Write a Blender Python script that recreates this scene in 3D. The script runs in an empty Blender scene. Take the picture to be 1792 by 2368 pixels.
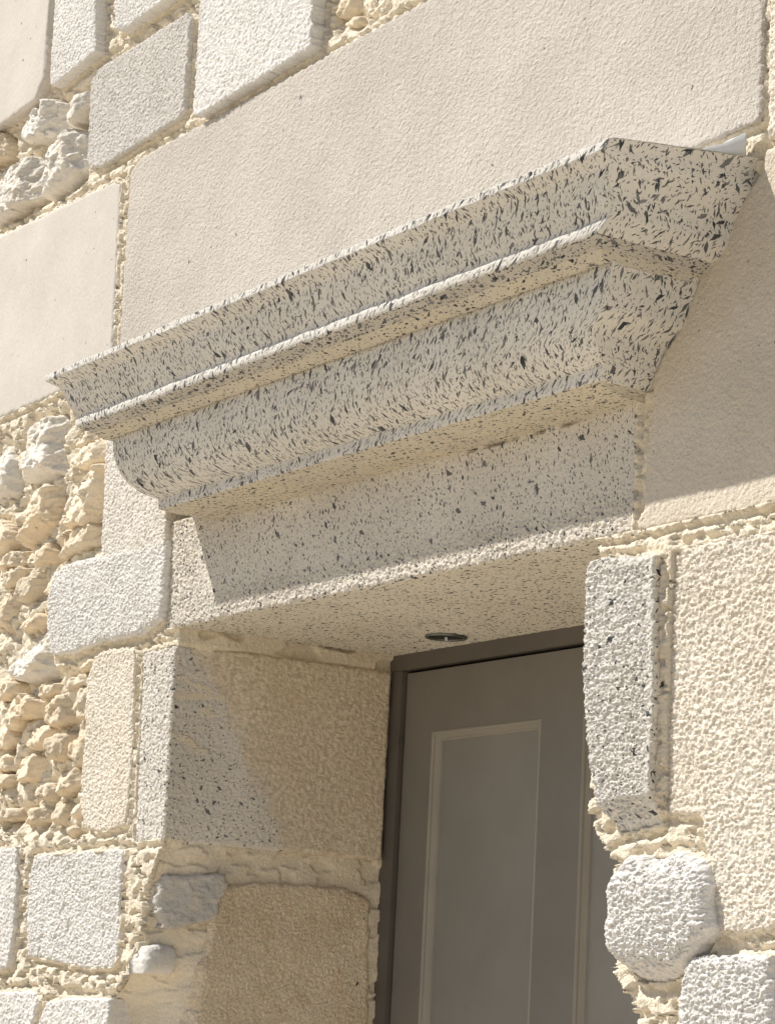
import bpy, math
import numpy as np

sc = bpy.context.scene
COL = sc.collection

# ------------------------------------------------------------------ camera, sky, sun, exposure
def setup_view():
    cam = bpy.data.cameras.new('camera'); co = bpy.data.objects.new('camera', cam); COL.objects.link(co)
    yaw, pitch, roll = -1.00509356, 0.197534, 0.05234967
    from mathutils import Matrix, Vector
    fwd = Vector((math.sin(yaw)*math.cos(pitch), math.cos(yaw)*math.cos(pitch), math.sin(pitch)))
    r0 = Vector((math.cos(yaw), -math.sin(yaw), 0)); u0 = r0.cross(fwd)
    r = math.cos(roll)*r0 + math.sin(roll)*u0
    u = -math.sin(roll)*r0 + math.cos(roll)*u0
    m = Matrix(((r.x, u.x, -fwd.x, 3.43742206), (r.y, u.y, -fwd.y, -1.82), (r.z, u.z, -fwd.z, 1.47031838), (0, 0, 0, 1)))
    co.matrix_world = m
    cam.sensor_fit = 'VERTICAL'; cam.sensor_height = 24.0; cam.lens = 24.0*5842.46/2368
    cam.clip_start = 0.05; cam.clip_end = 600
    sc.camera = co
    w = bpy.data.worlds.new('World'); sc.world = w; w.use_nodes = True
    nt = w.node_tree; bg = nt.nodes['Background']
    sky = nt.nodes.new('ShaderNodeTexSky'); sky.sky_type = 'NISHITA'; sky.sun_disc = False
    sky.sun_elevation = math.radians(48.0); sky.sun_rotation = math.radians(225.3)
    nt.links.new(sky.outputs[0], bg.inputs[0]); bg.inputs[1].default_value = SKY
    s = bpy.data.lights.new('sun', 'SUN'); s.energy = SUN; s.angle = math.radians(0.5); s.color = (1.0, 0.955, 0.885)
    so = bpy.data.objects.new('sun', s); COL.objects.link(so)
    so.rotation_euler = Vector((0.4725, 0.465, -0.749)).to_track_quat('-Z', 'Y').to_euler()
    so.location = (-3, -3, 5)
    vs = sc.view_settings; vs.view_transform = 'Standard'; vs.look = 'None'; vs.gamma = 1; vs.use_curve_mapping = False
    vs.exposure = EXPOSURE
    sc.cycles.max_bounces = 8; sc.cycles.diffuse_bounces = 5
SKY, SUN, EXPOSURE = 0.075, 5.0, 0.15
setup_view()
# ------------------------------------------------------------------ noise
def _hash(xi, yi, seed):
    h = (xi.astype(np.int64)*374761393 + yi.astype(np.int64)*668265263 + seed*1442695041) & 0x7fffffff
    h = ((h ^ (h >> 13))*1274126177) & 0x7fffffff
    return (h ^ (h >> 16)) & 0x7fffffff
def perlin(x, y, seed=0):
    xi = np.floor(x); yi = np.floor(y); fx = x-xi; fy = y-yi
    xi = xi.astype(np.int64); yi = yi.astype(np.int64)
    u = fx*fx*fx*(fx*(fx*6-15)+10); v = fy*fy*fy*(fy*(fy*6-15)+10)
    def g(ix, iy, dx, dy):
        a = _hash(ix, iy, seed)*(2*math.pi/0x7fffffff)
        return np.cos(a)*dx + np.sin(a)*dy
    a = g(xi, yi, fx, fy); b = g(xi+1, yi, fx-1, fy); c = g(xi, yi+1, fx, fy-1); d = g(xi+1, yi+1, fx-1, fy-1)
    return ((a+(b-a)*u) + ((c+(d-c)*u)-(a+(b-a)*u))*v)*1.5
def fbm(x, y, size, octv=3, seed=0, gain=0.5):
    t = 0; a = 1.0; f = 1.0/size
    for o in range(octv):
        t = t + a*perlin(x*f+o*17.3, y*f-o*9.1, seed+o*31); a *= gain; f *= 2.03
    return t
def ridged(x, y, size, octv=2, seed=0):
    t = 0; a = 1.0; f = 1.0/size
    for o in range(octv):
        t = t + a*(1-2*np.abs(perlin(x*f+o*5.7, y*f+o*3.3, seed+o*13))); a *= 0.5; f *= 2.1
    return t
def facetn(x, y, size, seed=0):
    """random heights on a triangular lattice, linear in between: flat facets meeting in creases"""
    x = x/size; y = y/size; s = (x+y)*0.3660254; xs = x+s; ys = y+s
    i = np.floor(xs).astype(np.int64); j = np.floor(ys).astype(np.int64); fx = xs-i; fy = ys-j
    v = lambda a, b: _hash(a, b, seed)*(2.0/0x7fffffff)-1
    low = fx > fy
    w0 = np.where(low, 1-fx, 1-fy); w1 = np.where(low, fx-fy, fy-fx); w2 = np.where(low, fy, fx)
    m = np.where(low, v(i+1, j), v(i, j+1))
    return w0*v(i, j)+w1*m+w2*v(i+1, j+1)
def cells(x, y, size, seed=0, jit=0.85):
    """nearest jittered cell: two random numbers of the cell, offset from its centre, distance to the border"""
    x = x/size; y = y/size; ix = np.floor(x).astype(np.int64); iy = np.floor(y).astype(np.int64)
    best = np.full(x.shape, 9.0); sec = np.full(x.shape, 9.0); z = np.zeros(x.shape); r1 = z.copy(); r2 = z.copy(); r3 = z.copy(); ox = z.copy(); oy = z.copy()
    for a in (-1, 0, 1):
        for b in (-1, 0, 1):
            cx = ix+a; cy = iy+b; k = 1.0/0x7fffffff
            px = cx+0.5+jit*(_hash(cx, cy, seed)*k-0.5); py = cy+0.5+jit*(_hash(cx, cy, seed+7)*k-0.5)
            dx = x-px; dy = y-py; d = dx*dx+dy*dy; m = d < best
            sec = np.where(m, best, np.minimum(sec, d)); best = np.where(m, d, best)
            r1 = np.where(m, _hash(cx, cy, seed+13)*k, r1); r2 = np.where(m, _hash(cx, cy, seed+19)*k, r2); r3 = np.where(m, _hash(cx, cy, seed+23)*k, r3)
            ox = np.where(m, dx*size, ox); oy = np.where(m, dy*size, oy)
    return r1, r2, r3, ox, oy, (np.sqrt(sec)-np.sqrt(best))*size
def sstep(a, b, x):
    t = np.clip((x-a)/(b-a), 0, 1); return t*t*(3-2*t)
def sdist(poly, x, y):
    """signed distance, positive inside"""
    P = np.array(poly, float); n = len(P); d2 = np.full(x.shape, 1e9); ins = np.zeros(x.shape, bool)
    for i in range(n):
        ax, ay = P[i]; bx, by = P[(i+1) % n]; ex, ey = bx-ax, by-ay
        wx, wy = x-ax, y-ay
        t = np.clip((wx*ex+wy*ey)/(ex*ex+ey*ey+1e-12), 0, 1)
        d2 = np.minimum(d2, (wx-t*ex)**2+(wy-t*ey)**2)
        c = ((ay <= y) & (by > y)) | ((by <= y) & (ay > y))
        if abs(ey) > 1e-12:
            ins ^= c & (x < ax+(y-ay)/ey*ex)
    d = np.sqrt(d2); return np.where(ins, d, -d)

# ------------------------------------------------------------------ object helpers
def empty(name, loc, label, cat, group=None):
    o = bpy.data.objects.new(name, None); COL.objects.link(o); o.location = loc; o.empty_display_size = 0.1
    o['label'] = label; o['category'] = cat; o['kind'] = 'thing'
    if group: o['group'] = group
    return o
def mesh_obj(name, V, F, mat, parent=None, uv=None, smooth=True, origin=None):
    """V (n,3) world metres, F (m,4) or (m,3) index array (or list of such)"""
    V = np.asarray(V, float); Fs = F if isinstance(F, list) else [F]
    org = np.array(origin if origin is not None else (V.min(0)+V.max(0))/2)
    if parent is not None:
        par = np.array(world_of(parent))
    else:
        par = np.zeros(3)
    me = bpy.data.meshes.new(name)
    loops = np.concatenate([f.ravel() for f in Fs]).astype(np.int32)
    sizes = np.concatenate([np.full(len(f), f.shape[1], np.int32) for f in Fs])
    me.vertices.add(len(V)); me.vertices.foreach_set('co', (V-org).astype(np.float32).ravel())
    me.loops.add(len(loops)); me.loops.foreach_set('vertex_index', loops)
    me.polygons.add(len(sizes)); me.polygons.foreach_set('loop_start', np.concatenate([[0], np.cumsum(sizes)[:-1]]).astype(np.int32))
    me.polygons.foreach_set('loop_total', sizes)
    me.polygons.foreach_set('use_smooth', np.full(len(sizes), smooth, bool))
    if uv is not None:
        l = me.uv_layers.new(name='UVMap'); l.data.foreach_set('uv', np.asarray(uv, np.float32)[loops].ravel())
    me.update(calc_edges=True); me.validate()
    me.materials.append(mat)
    o = bpy.data.objects.new(name, me); COL.objects.link(o)
    o.location = org-par
    if parent is not None: o.parent = parent
    return o
def world_of(o):
    p = np.array(o.location)
    return p if o.parent is None else p+world_of(o.parent)
def boxes_mesh(name, bx, mat, parent=None, bevel=0.0015):
    import bmesh
    bm = bmesh.new()
    lo = np.min([b[:3] for b in bx], 0); hi = np.max([b[3:] for b in bx], 0); org = (lo+hi)/2
    for b in bx:
        a = np.array(b[:3])-org; c = np.array(b[3:])-org
        vs = [bm.verts.new((a[0] if i & 1 == 0 else c[0], a[1] if i & 2 == 0 else c[1], a[2] if i & 4 == 0 else c[2])) for i in range(8)]
        for f in ((0,2,3,1),(4,5,7,6),(0,1,5,4),(2,6,7,3),(0,4,6,2),(1,3,7,5)): bm.faces.new([vs[i] for i in f])
    if bevel: bmesh.ops.bevel(bm, geom=bm.edges[:], offset=bevel, segments=2, affect='EDGES')
    bmesh.ops.recalc_face_normals(bm, faces=bm.faces[:])
    me = bpy.data.meshes.new(name); bm.to_mesh(me); bm.free(); me.materials.append(mat)
    o = bpy.data.objects.new(name, me); COL.objects.link(o)
    par = world_of(parent) if parent is not None else np.zeros(3)
    o.location = org-par
    if parent is not None: o.parent = parent
    return o

FRONT = (np.array((0., 0, 0)), np.array((1., 0, 0)), np.array((0., 0, 1)), np.array((0., -1, 0)))     # u = x, v = z, out = -y
REV = (np.array((0., 0, 0)), np.array((0., 1, 0)), np.array((0., 0, 1)), np.array((1., 0, 0)))        # u = y, v = z, out = +x
def quads(mask):
    ny, nx = mask.shape[0]+1, mask.shape[1]+1
    j, i = np.nonzero(mask); a = j*nx+i
    return np.stack([a, a+1, a+nx+1, a+nx], 1)
def relief(name, poly, mat, parent, frame=FRONT, face=0.0, res=0.0018, jit=0.0025, jsize=0.012, edge=0.008, drop=0.006,
           depth=0.06, hf=None, seed=0, side_mat=None):
    """a stone: outline poly (metres in the frame's plane), face height + relief hf(u,v,d), rounded arris, sides going back"""
    P = np.array(poly); lo = P.min(0)-0.008; hi = P.max(0)+0.008
    ru = res*1.3; u = np.arange(lo[0], hi[0], ru); v = np.arange(lo[1], hi[1], res)
    U, Vv = np.meshgrid(u, v)
    d = sdist(poly, U + jit*fbm(U, Vv, jsize, 3, seed+5), Vv + jit*fbm(U, Vv, jsize, 3, seed+9))
    ins = d > 0
    m = ins[:-1, :-1] | ins[1:, :-1] | ins[:-1, 1:] | ins[1:, 1:]
    gv, gu = np.gradient(d, res, ru)
    out = ~ins; k = np.clip(-d, 0, 2*res); g = np.sqrt(gu*gu+gv*gv)+1e-6
    U2 = np.where(out, U+k*gu/g, U); V2 = np.where(out, Vv+k*gv/g, Vv); d = np.where(out, 0, d)
    t = np.clip(1-d/edge, 0, 1); h = face - drop*(1-np.sqrt(np.clip(1-t*t, 0, 1)))
    if hf is not None: h = h + hf(U2, V2, d)
    O, eu, ev, en = frame
    pos = O + U2[..., None]*eu + V2[..., None]*ev + h[..., None]*en
    F = quads(m)
    used = np.zeros(U.size, bool); used[F.ravel()] = True
    idx = np.full(U.size, -1); idx[used] = np.arange(used.sum())
    V = pos.reshape(-1, 3)[used]; F = idx[F]; uv = np.stack([U2.ravel()[used], V2.ravel()[used]], 1); hh = h.ravel()[used]
    # sides
    E = np.concatenate([F[:, [0, 1]], F[:, [1, 2]], F[:, [2, 3]], F[:, [3, 0]]])
    key = np.sort(E, 1); kk = key[:, 0]*len(V)+key[:, 1]
    un, inv, cnt = np.unique(kk, return_inverse=True, return_counts=True)
    B = E[cnt[inv.ravel()] == 1]
    bv = np.unique(B); n0 = len(V); mp = np.full(n0, -1); mp[bv] = np.arange(len(bv))
    steps = [0.0, 0.006, 0.014, 0.026, 0.045, depth] if depth > 0.05 else [0.0, 0.010, 0.022, depth]
    levels = len(steps)-1; rings = []; ruv = []
    nb = np.stack([gu.ravel()[used][bv]/g.ravel()[used][bv], gv.ravel()[used][bv]/g.ravel()[used][bv]], 1)   # inwards
    for L in range(levels+1):
        dep = np.full(len(bv), -steps[L]) if L < levels else face-depth-hh[bv]
        w = (0.0010 if 0 < L else 0)*fbm(uv[bv, 0]+L*0.004, uv[bv, 1], 0.012, 3, seed+3)
        rings.append(V[bv]+dep[:, None]*en+(w*nb[:, 0])[:, None]*eu+(w*nb[:, 1])[:, None]*ev); ruv.append(uv[bv]+np.abs(dep)[:, None]*nb*-1.0)
    Fs = [F]
    for L in range(levels):
        a = n0+L*len(bv)+mp[B[:, 0]]; b = n0+L*len(bv)+mp[B[:, 1]]
        Fs.append(np.stack([b, a, a+len(bv), b+len(bv)], 1))
    V = np.concatenate([V]+rings); uv = np.concatenate([uv]+ruv)
    o = mesh_obj(name, V, np.concatenate(Fs), mat, parent, uv)
    if side_mat is not None:
        o.data.materials.append(side_mat); mi = np.zeros(len(o.data.polygons), np.int32); mi[len(F):] = 1
        o.data.polygons.foreach_set('material_index', mi)
    return o

# relief functions -------------------------------------------------
def hammered(amp, size, seed=0, wav=0.0, pits=0.0):
    """crumbly tooled face: sharp-sided crumbs with deep pits between them, so raking sun throws real shadows"""
    def f(u, v, d):
        wx = size*0.35*perlin(u*1.3/size, v*1.3/size, seed+5); wy = size*0.35*perlin(u*1.3/size+9, v*1.3/size, seed+6)
        n = 0.8*perlin((u+wx)*1.5/size, (v+wy)*1.35/size, seed) + 0.6*perlin((u+wy)*2.9/size, (v+wx)*2.7/size, seed+1) + 0.55*perlin(u*0.6/size, v*0.6/size, seed+3)
        h = amp*(1.5*sstep(-0.55, 0.6, n)-0.8) + 0.45*amp*n
        if wav: h = h + wav*fbm(u, v, 0.12, 2, seed+7)
        if pits: h = h - pits*sstep(0.5, 0.75, fbm(u, v, size*5, 2, seed+11))
        return h
    return f
def facets(poly, amp, seed, tilt=1.0, rough=0.003):
    """a broken stone: a few big planes meeting in hard arrises, each a little uneven, the odd spall"""
    rng = np.random.RandomState(seed); P = np.array(poly); c = P.mean(0); s = np.sqrt(((P-c)**2).sum(1).mean())
    pl = [(-0.55+rng.uniform(-.3, .3), 0.8, rng.uniform(-0.45, 0.2)*s, tilt*rng.uniform(0.25, 0.6)),
          (0.95, rng.uniform(-.5, .5), rng.uniform(0.15, 0.6)*s, tilt*rng.uniform(0.9, 1.7)),
          (rng.uniform(-.3, .4), -0.95, rng.uniform(0.2, 0.6)*s, tilt*rng.uniform(1.0, 1.8)),
          (-0.95, rng.uniform(-.4, .4), rng.uniform(0.3, 0.7)*s, tilt*rng.uniform(0.4, 0.9))]
    for k in range(3):
        a = rng.uniform(0, 2*math.pi); pl.append((math.cos(a), math.sin(a), rng.uniform(0.35, 0.8)*s, tilt*rng.uniform(0.5, 1.2)))
    tx, ty = rng.uniform(-.15, .3), rng.uniform(-.3, .15)
    def f(u, v, d):
        wx = 0.003*fbm(u, v, 0.02, 3, seed); wy = 0.003*fbm(u, v, 0.02, 3, seed+4)
        x = u-c[0]+wx; y = v-c[1]+wy
        h = amp + tx*x + ty*y
        for cx, cy, t, sl in pl: h = np.minimum(h, amp - sl*np.maximum(0, cx*x+cy*y-t)+0.003)
        h = np.maximum(h, -0.04)
        r1, r2, r3, ox, oy, bd = cells(u+2*wx, v+2*wy, 0.030, seed+40)
        h = h + rough*1.3*(r3-0.5) + 105*rough*((r1-0.5)*ox+(r2-0.6)*oy)
        q1, q2, q3, px, py, pb = cells(u+2*wy, v*1.3+2*wx, 0.013, seed+41)
        h = h + rough*0.55*(q3-0.5) + 75*rough*((q1-0.5)*px+(q2-0.6)*py)
        return h + rough*0.35*facetn(u+wx, v+wy, 0.016, seed+9) + rough*0.25*fbm(u, v, 0.007, 3, seed+11)
    return f

# ------------------------------------------------------------------ materials
def nodes(name):
    m = bpy.data.materials.new(name); m.use_nodes = True
    return m, m.node_tree, m.node_tree.nodes['Principled BSDF']
class NT:
    def __init__(s, nt): s.nt = nt
    def n(s, t, **kw):
        o = s.nt.nodes.new(t)
        for k, v in kw.items(): setattr(o, k, v)
        return o
    def l(s, a, b): s.nt.links.new(a, b)
    def math(s, op, a, b=None, clamp=False):
        o = s.n('ShaderNodeMath', operation=op, use_clamp=clamp)
        for i, x in enumerate((a, b)):
            if x is None: continue
            if isinstance(x, (int, float)): o.inputs[i].default_value = x
            else: s.l(x, o.inputs[i])
        return o.outputs[0]
    def vmath(s, op, a, b=None):
        o = s.n('ShaderNodeVectorMath', operation=op)
        for i, x in enumerate((a, b)):
            if x is None: continue
            if isinstance(x, (tuple, list)): o.inputs[i].default_value = x
            else: s.l(x, o.inputs[i])
        return o
    def noise(s, vec, scale, detail=3, rough=0.55):
        o = s.n('ShaderNodeTexNoise'); o.inputs['Scale'].default_value = scale; o.inputs['Detail'].default_value = detail; o.inputs['Roughness'].default_value = rough
        s.l(vec, o.inputs['Vector']); return o.outputs['Fac']
    def ramp(s, x, a, b):
        o = s.n('ShaderNodeMapRange', interpolation_type='SMOOTHSTEP'); o.inputs[1].default_value = a; o.inputs[2].default_value = b
        s.l(x, o.inputs[0]); return o.outputs[0]
    def mix(s, f, a, b, mode='MIX'):
        o = s.n('ShaderNodeMix', data_type='RGBA', blend_type=mode)
        if isinstance(f, (int, float)): o.inputs[0].default_value = f
        else: s.l(f, o.inputs[0])
        for i, x in ((6, a), (7, b)):
            if isinstance(x, tuple): o.inputs[i].default_value = (*x, 1)
            else: s.l(x, o.inputs[i])
        return o.outputs[2]
def fleck_layer(g, uv, cells, width, length, density, bias, spread, seed):
    """irregular elongated dark chips: one per cell of a 2-D Voronoi on the surface's own metres"""
    p = g.vmath('ADD', uv, (seed*7.31, seed*3.17, 0)).outputs[0]
    p = g.vmath('SCALE', p); p.inputs[3].default_value = cells; p = p.outputs[0]
    vo = g.n('ShaderNodeTexVoronoi', voronoi_dimensions='2D', feature='F1'); vo.inputs['Scale'].default_value = 1; g.l(p, vo.inputs['Vector'])
    sep = g.n('ShaderNodeSeparateColor'); g.l(vo.outputs['Color'], sep.inputs[0])
    loc = g.vmath('SUBTRACT', p, vo.outputs['Position']).outputs[0]
    wob = g.n('ShaderNodeTexNoise'); wob.inputs['Scale'].default_value = 2.6; wob.inputs['Detail'].default_value = 2; g.l(p, wob.inputs['Vector'])
    wv = g.vmath('SUBTRACT', wob.outputs['Color'], (0.5, 0.5, 0.5)).outputs[0]
    wv = g.vmath('MULTIPLY', wv, (0.20, 0.34, 0)).outputs[0]
    loc = g.vmath('ADD', loc, wv).outputs[0]
    rot = g.n('ShaderNodeVectorRotate', rotation_type='Z_AXIS'); g.l(loc, rot.inputs[0])
    ang = g.math('ADD', g.math('MULTIPLY', g.math('SUBTRACT', sep.outputs[0], 0.5), spread), bias); g.l(ang, rot.inputs['Angle'])
    siz = g.math('ADD', 0.35, g.math('MULTIPLY', g.math('POWER', sep.outputs[1], 2.0), 0.75))
    q = g.n('ShaderNodeSeparateXYZ'); g.l(rot.outputs[0], q.inputs[0])
    ax = g.math('ABSOLUTE', g.math('DIVIDE', q.outputs[0], width)); ay = g.math('ABSOLUTE', g.math('DIVIDE', q.outputs[1], length))
    dd = g.math('ADD', ax, ay)                                   # a lozenge with pointed ends, like a shard
    inside = g.math('LESS_THAN', dd, siz)
    on = g.math('LESS_THAN', sep.outputs[2], density)
    return g.math('MULTIPLY', inside, on), g.math('FRACT', g.math('MULTIPLY', sep.outputs[0], 7.3)), g.math('FRACT', g.math('MULTIPLY', sep.outputs[1], 5.7))
def stone_mat(name, a, b, bump=0.25, flecks=None, stain=None, vein=None, fine=(0.90, 1.06), hue=None, vary=None):
    m, nt, bs = nodes(name); g = NT(nt)
    tc = g.n('ShaderNodeTexCoord'); ob = tc.outputs['Object']; uv = tc.outputs['UV']
    geo = g.n('ShaderNodeNewGeometry'); wp = geo.outputs['Position']
    col = g.mix(g.ramp(g.noise(wp, 7, 4), 0.35, 0.65), a, b)
    if hue: col = g.mix(g.math('MULTIPLY', g.ramp(g.noise(wp, 17, 5, 0.65), 0.5, 0.72), hue[1]), col, hue[0])
    if vein: col = g.mix(g.math('MULTIPLY', g.ramp(g.noise(wp, vein[1], 6, 0.7), 0.52, 0.62), vein[2]), col, vein[0])
    pt = g.n('ShaderNodeMapRange'); pt.inputs[1].default_value = 0.38; pt.inputs[2].default_value = 0.66; pt.inputs[3].default_value = 0.93; pt.inputs[4].default_value = 1.03
    g.l(g.noise(wp, 3.3, 7, 0.68), pt.inputs[0]); s2 = g.n('ShaderNodeVectorMath', operation='SCALE'); g.l(col, s2.inputs[0]); g.l(pt.outputs[0], s2.inputs[3]); col = s2.outputs[0]
    f = g.n('ShaderNodeMapRange'); f.inputs[1].default_value = 0.3; f.inputs[2].default_value = 0.7; f.inputs[3].default_value = fine[0]; f.inputs[4].default_value = fine[1]
    g.l(g.noise(wp, 260, 3, 0.6), f.inputs[0])
    sc_ = g.n('ShaderNodeVectorMath', operation='SCALE'); g.l(col, sc_.inputs[0]); g.l(f.outputs[0], sc_.inputs[3]); col = sc_.outputs[0]
    if vary:
        oi = g.n('ShaderNodeObjectInfo'); vr = g.n('ShaderNodeMapRange'); vr.inputs[3].default_value = vary[0]; vr.inputs[4].default_value = vary[1]; g.l(oi.outputs['Random'], vr.inputs[0])
        s3 = g.n('ShaderNodeVectorMath', operation='SCALE'); g.l(col, s3.inputs[0]); g.l(vr.outputs[0], s3.inputs[3]); col = s3.outputs[0]
    mask = None
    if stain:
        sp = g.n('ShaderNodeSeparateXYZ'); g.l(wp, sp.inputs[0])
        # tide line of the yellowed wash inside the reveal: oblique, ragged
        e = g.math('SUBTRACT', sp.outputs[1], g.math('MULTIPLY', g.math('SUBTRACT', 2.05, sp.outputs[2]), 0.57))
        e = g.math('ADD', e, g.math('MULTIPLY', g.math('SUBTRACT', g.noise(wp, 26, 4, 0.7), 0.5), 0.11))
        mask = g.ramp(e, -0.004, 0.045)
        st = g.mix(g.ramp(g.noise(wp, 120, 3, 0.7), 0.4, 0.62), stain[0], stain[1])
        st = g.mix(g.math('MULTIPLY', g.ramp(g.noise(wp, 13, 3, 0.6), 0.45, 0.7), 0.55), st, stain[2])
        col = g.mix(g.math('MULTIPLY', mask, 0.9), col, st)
    if flecks:
        dens_n = g.ramp(g.noise(wp, 11, 2), 0.2, 0.75)
        for k, (cells, w, ln, den, bias, spread) in enumerate(flecks):
            mk, rnd, rnd2 = fleck_layer(g, uv, cells, w, ln, den, bias, spread, k+1)
            fc = g.mix(g.math('POWER', rnd, 2.2), (0.024, 0.028, 0.039), (0.18, 0.18, 0.187))
            if mask is not None: mk = g.math('MULTIPLY', mk, g.math('SUBTRACT', 1.0, g.math('MULTIPLY', mask, 0.88)))
            col = g.mix(g.math('MULTIPLY', mk, g.math('ADD', 0.78, g.math('MULTIPLY', rnd2, 0.20))), col, fc)
    g.l(col, bs.inputs['Base Color']); bs.inputs['Roughness'].default_value = 0.92; bs.inputs['Specular IOR Level'].default_value = 0.2
    bp = g.n('ShaderNodeBump'); bp.inputs['Strength'].default_value = bump; bp.inputs['Distance'].default_value = 0.0028
    h = g.math('ADD', g.math('MULTIPLY', g.noise(wp, 420, 2, 0.6), 0.6), g.noise(wp, 190, 2))
    g.l(h, bp.inputs['Height']); g.l(bp.outputs[0], bs.inputs['Normal'])
    return m
def paint(name, c, rough=0.45, grain=0.0, metal=0.0):
    m, nt, bs = nodes(name); g = NT(nt)
    geo = g.n('ShaderNodeNewGeometry'); wp = geo.outputs['Position']
    f = g.mix(g.ramp(g.noise(wp, 9, 4, 0.6), 0.3, 0.7), tuple(x*0.94 for x in c), tuple(x*1.05 for x in c))
    g.l(f, bs.inputs['Base Color']); bs.inputs['Roughness'].default_value = rough; bs.inputs['Metallic'].default_value = metal
    bp = g.n('ShaderNodeBump'); bp.inputs['Strength'].default_value = 0.12; bp.inputs['Distance'].default_value = 0.0006
    g.l(g.noise(wp, 900, 2), bp.inputs['Height']); g.l(bp.outputs[0], bs.inputs['Normal'])
    return m

D = math.pi
FL_PORES = [(13, 0.035, 0.06, 0.16, 0.3, 2.5), (29, 0.045, 0.07, 0.14, 0.3, 3.0)]
FL_CORNICE = [(29, 0.15, 0.34, 0.32, 0.2, 2.2), (46, 0.15, 0.50, 0.58, 0.3, 1.9), (68, 0.15, 0.60, 0.86, 0.25, 1.8), (104, 0.155, 0.62, 0.90, 0.25, 2.0), (180, 0.19, 0.56, 0.75, 0.2, 2.6)]
FL_DRIP = [(40, 0.2, 0.42, 0.45, D/2, 1.2), (66, 0.2, 0.54, 0.8, D/2, 1.3), (110, 0.22, 0.56, 0.9, D/2, 1.4), (180, 0.25, 0.56, 0.9, D/2, 1.6)]
FL_SPARSE = [(56, 0.16, 0.44, 0.36, D/2, 0.9), (95, 0.2, 0.5, 0.6, D/2, 1.0), (170, 0.24, 0.52, 0.7, D/2, 1.2)]
FL_LINTEL = [(38, 0.14, 0.34, 0.20, -0.4, 1.4), (75, 0.16, 0.46, 0.42, -0.35, 1.5), (130, 0.18, 0.52, 0.55, -0.3, 1.7), (210, 0.22, 0.52, 0.5, -0.3, 2.0)]
FL_SOFFIT = [(70, 0.24, 0.40, 0.38, D/2, 0.8), (110, 0.26, 0.48, 0.50, D/2, 0.9), (180, 0.28, 0.48, 0.55, D/2, 1.0)]
FL_JAMB = [(50, 0.16, 0.36, 0.22, 0, 3.0), (95, 0.18, 0.48, 0.40, 0, 3.1), (170, 0.2, 0.48, 0.55, 0, 3.1)]
FL_JAMBS = [(42, 0.17, 0.40, 0.40, 0.3, 2.6), (80, 0.18, 0.48, 0.5, 0.2, 2.8), (150, 0.22, 0.48, 0.5, 0, 3.1)]
FL_JAMBF = [(45, 0.16, 0.40, 0.28, 0, 3.0), (95, 0.18, 0.45, 0.34, 0, 3.1), (170, 0.2, 0.45, 0.4, 0, 3.1)]
M_cornice = stone_mat('cornice_stone', (0.73, 0.705, 0.655), (0.69, 0.662, 0.605), 0.25, FL_CORNICE, fine=(0.93, 1.05))
M_drip = stone_mat('drip_shade_stone', (0.55, 0.52, 0.465), (0.50, 0.47, 0.415), 0.25, FL_DRIP, fine=(0.93, 1.05))  # cornice stone again, with the shade of the underside put into its colour
M_ochre = stone_mat('ochre_stone', (0.63, 0.565, 0.44), (0.60, 0.55, 0.455), 0.25, FL_SPARSE)  # cornice undersides: yellower than the other parts, with fewer flecks
M_lintel = stone_mat('lintel_stone', (0.71, 0.66, 0.575), (0.67, 0.615, 0.53), 0.35, FL_LINTEL)
M_soffit = stone_mat('soffit_stone', (0.75, 0.705, 0.615), (0.71, 0.665, 0.57), 0.25, FL_SOFFIT)
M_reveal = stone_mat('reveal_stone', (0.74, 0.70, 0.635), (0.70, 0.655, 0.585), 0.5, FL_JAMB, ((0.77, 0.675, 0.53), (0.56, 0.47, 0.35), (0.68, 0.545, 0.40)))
M_jamb = stone_mat('jamb_stone', (0.72, 0.69, 0.64), (0.68, 0.645, 0.585), 0.5, FL_JAMBF)
M_jambside = stone_mat('jamb_stone_side', (0.74, 0.69, 0.60), (0.70, 0.645, 0.555), 0.2, FL_JAMBS)
M_brown = stone_mat('browned_stone', (0.80, 0.695, 0.535), (0.74, 0.625, 0.465), 0.9, FL_PORES, None, ((0.64, 0.48, 0.315), 30, 0.45), (0.72, 1.22))
M_big = stone_mat('grey_beige_stone', (0.60, 0.552, 0.492), (0.56, 0.512, 0.45), 0.9, FL_PORES)
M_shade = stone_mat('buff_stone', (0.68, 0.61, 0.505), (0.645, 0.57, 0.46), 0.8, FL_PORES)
M_pale = stone_mat('pale_beige_stone', (0.74, 0.70, 0.635), (0.70, 0.655, 0.585), 0.5)
M_smooth = stone_mat('smooth_stone', (0.635, 0.59, 0.53), (0.605, 0.56, 0.50), 0.15, FL_PORES)
M_white = stone_mat('white_stone', (0.78, 0.758, 0.722), (0.74, 0.715, 0.672), 0.6)
M_grey = stone_mat('pale_grey_stone', (0.64, 0.612, 0.57), (0.60, 0.572, 0.525), 0.6)
M_cream = stone_mat('cream_stone', (0.80, 0.735, 0.63), (0.77, 0.695, 0.58), 0.6)
M_rockw = stone_mat('white_rubble', (0.80, 0.765, 0.70), (0.77, 0.71, 0.61), 0.6, vary=(0.92, 1.04))
M_rocky = stone_mat('ochre_rubble', (0.82, 0.72, 0.565), (0.775, 0.645, 0.47), 0.7, hue=((0.68, 0.53, 0.35), 0.55), vary=(0.86, 1.08))
M_slate = stone_mat('grey_rubble', (0.62, 0.58, 0.53), (0.50, 0.48, 0.45), 0.9, None, None, ((0.64, 0.57, 0.46), 40, 0.7))
M_mortar = stone_mat('lime_mortar', (0.82, 0.74, 0.60), (0.79, 0.70, 0.55), 0.9, hue=((0.73, 0.60, 0.43), 0.3))
M_frame = paint('brown_frame_paint', (0.115, 0.103, 0.09), 0.4)
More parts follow.
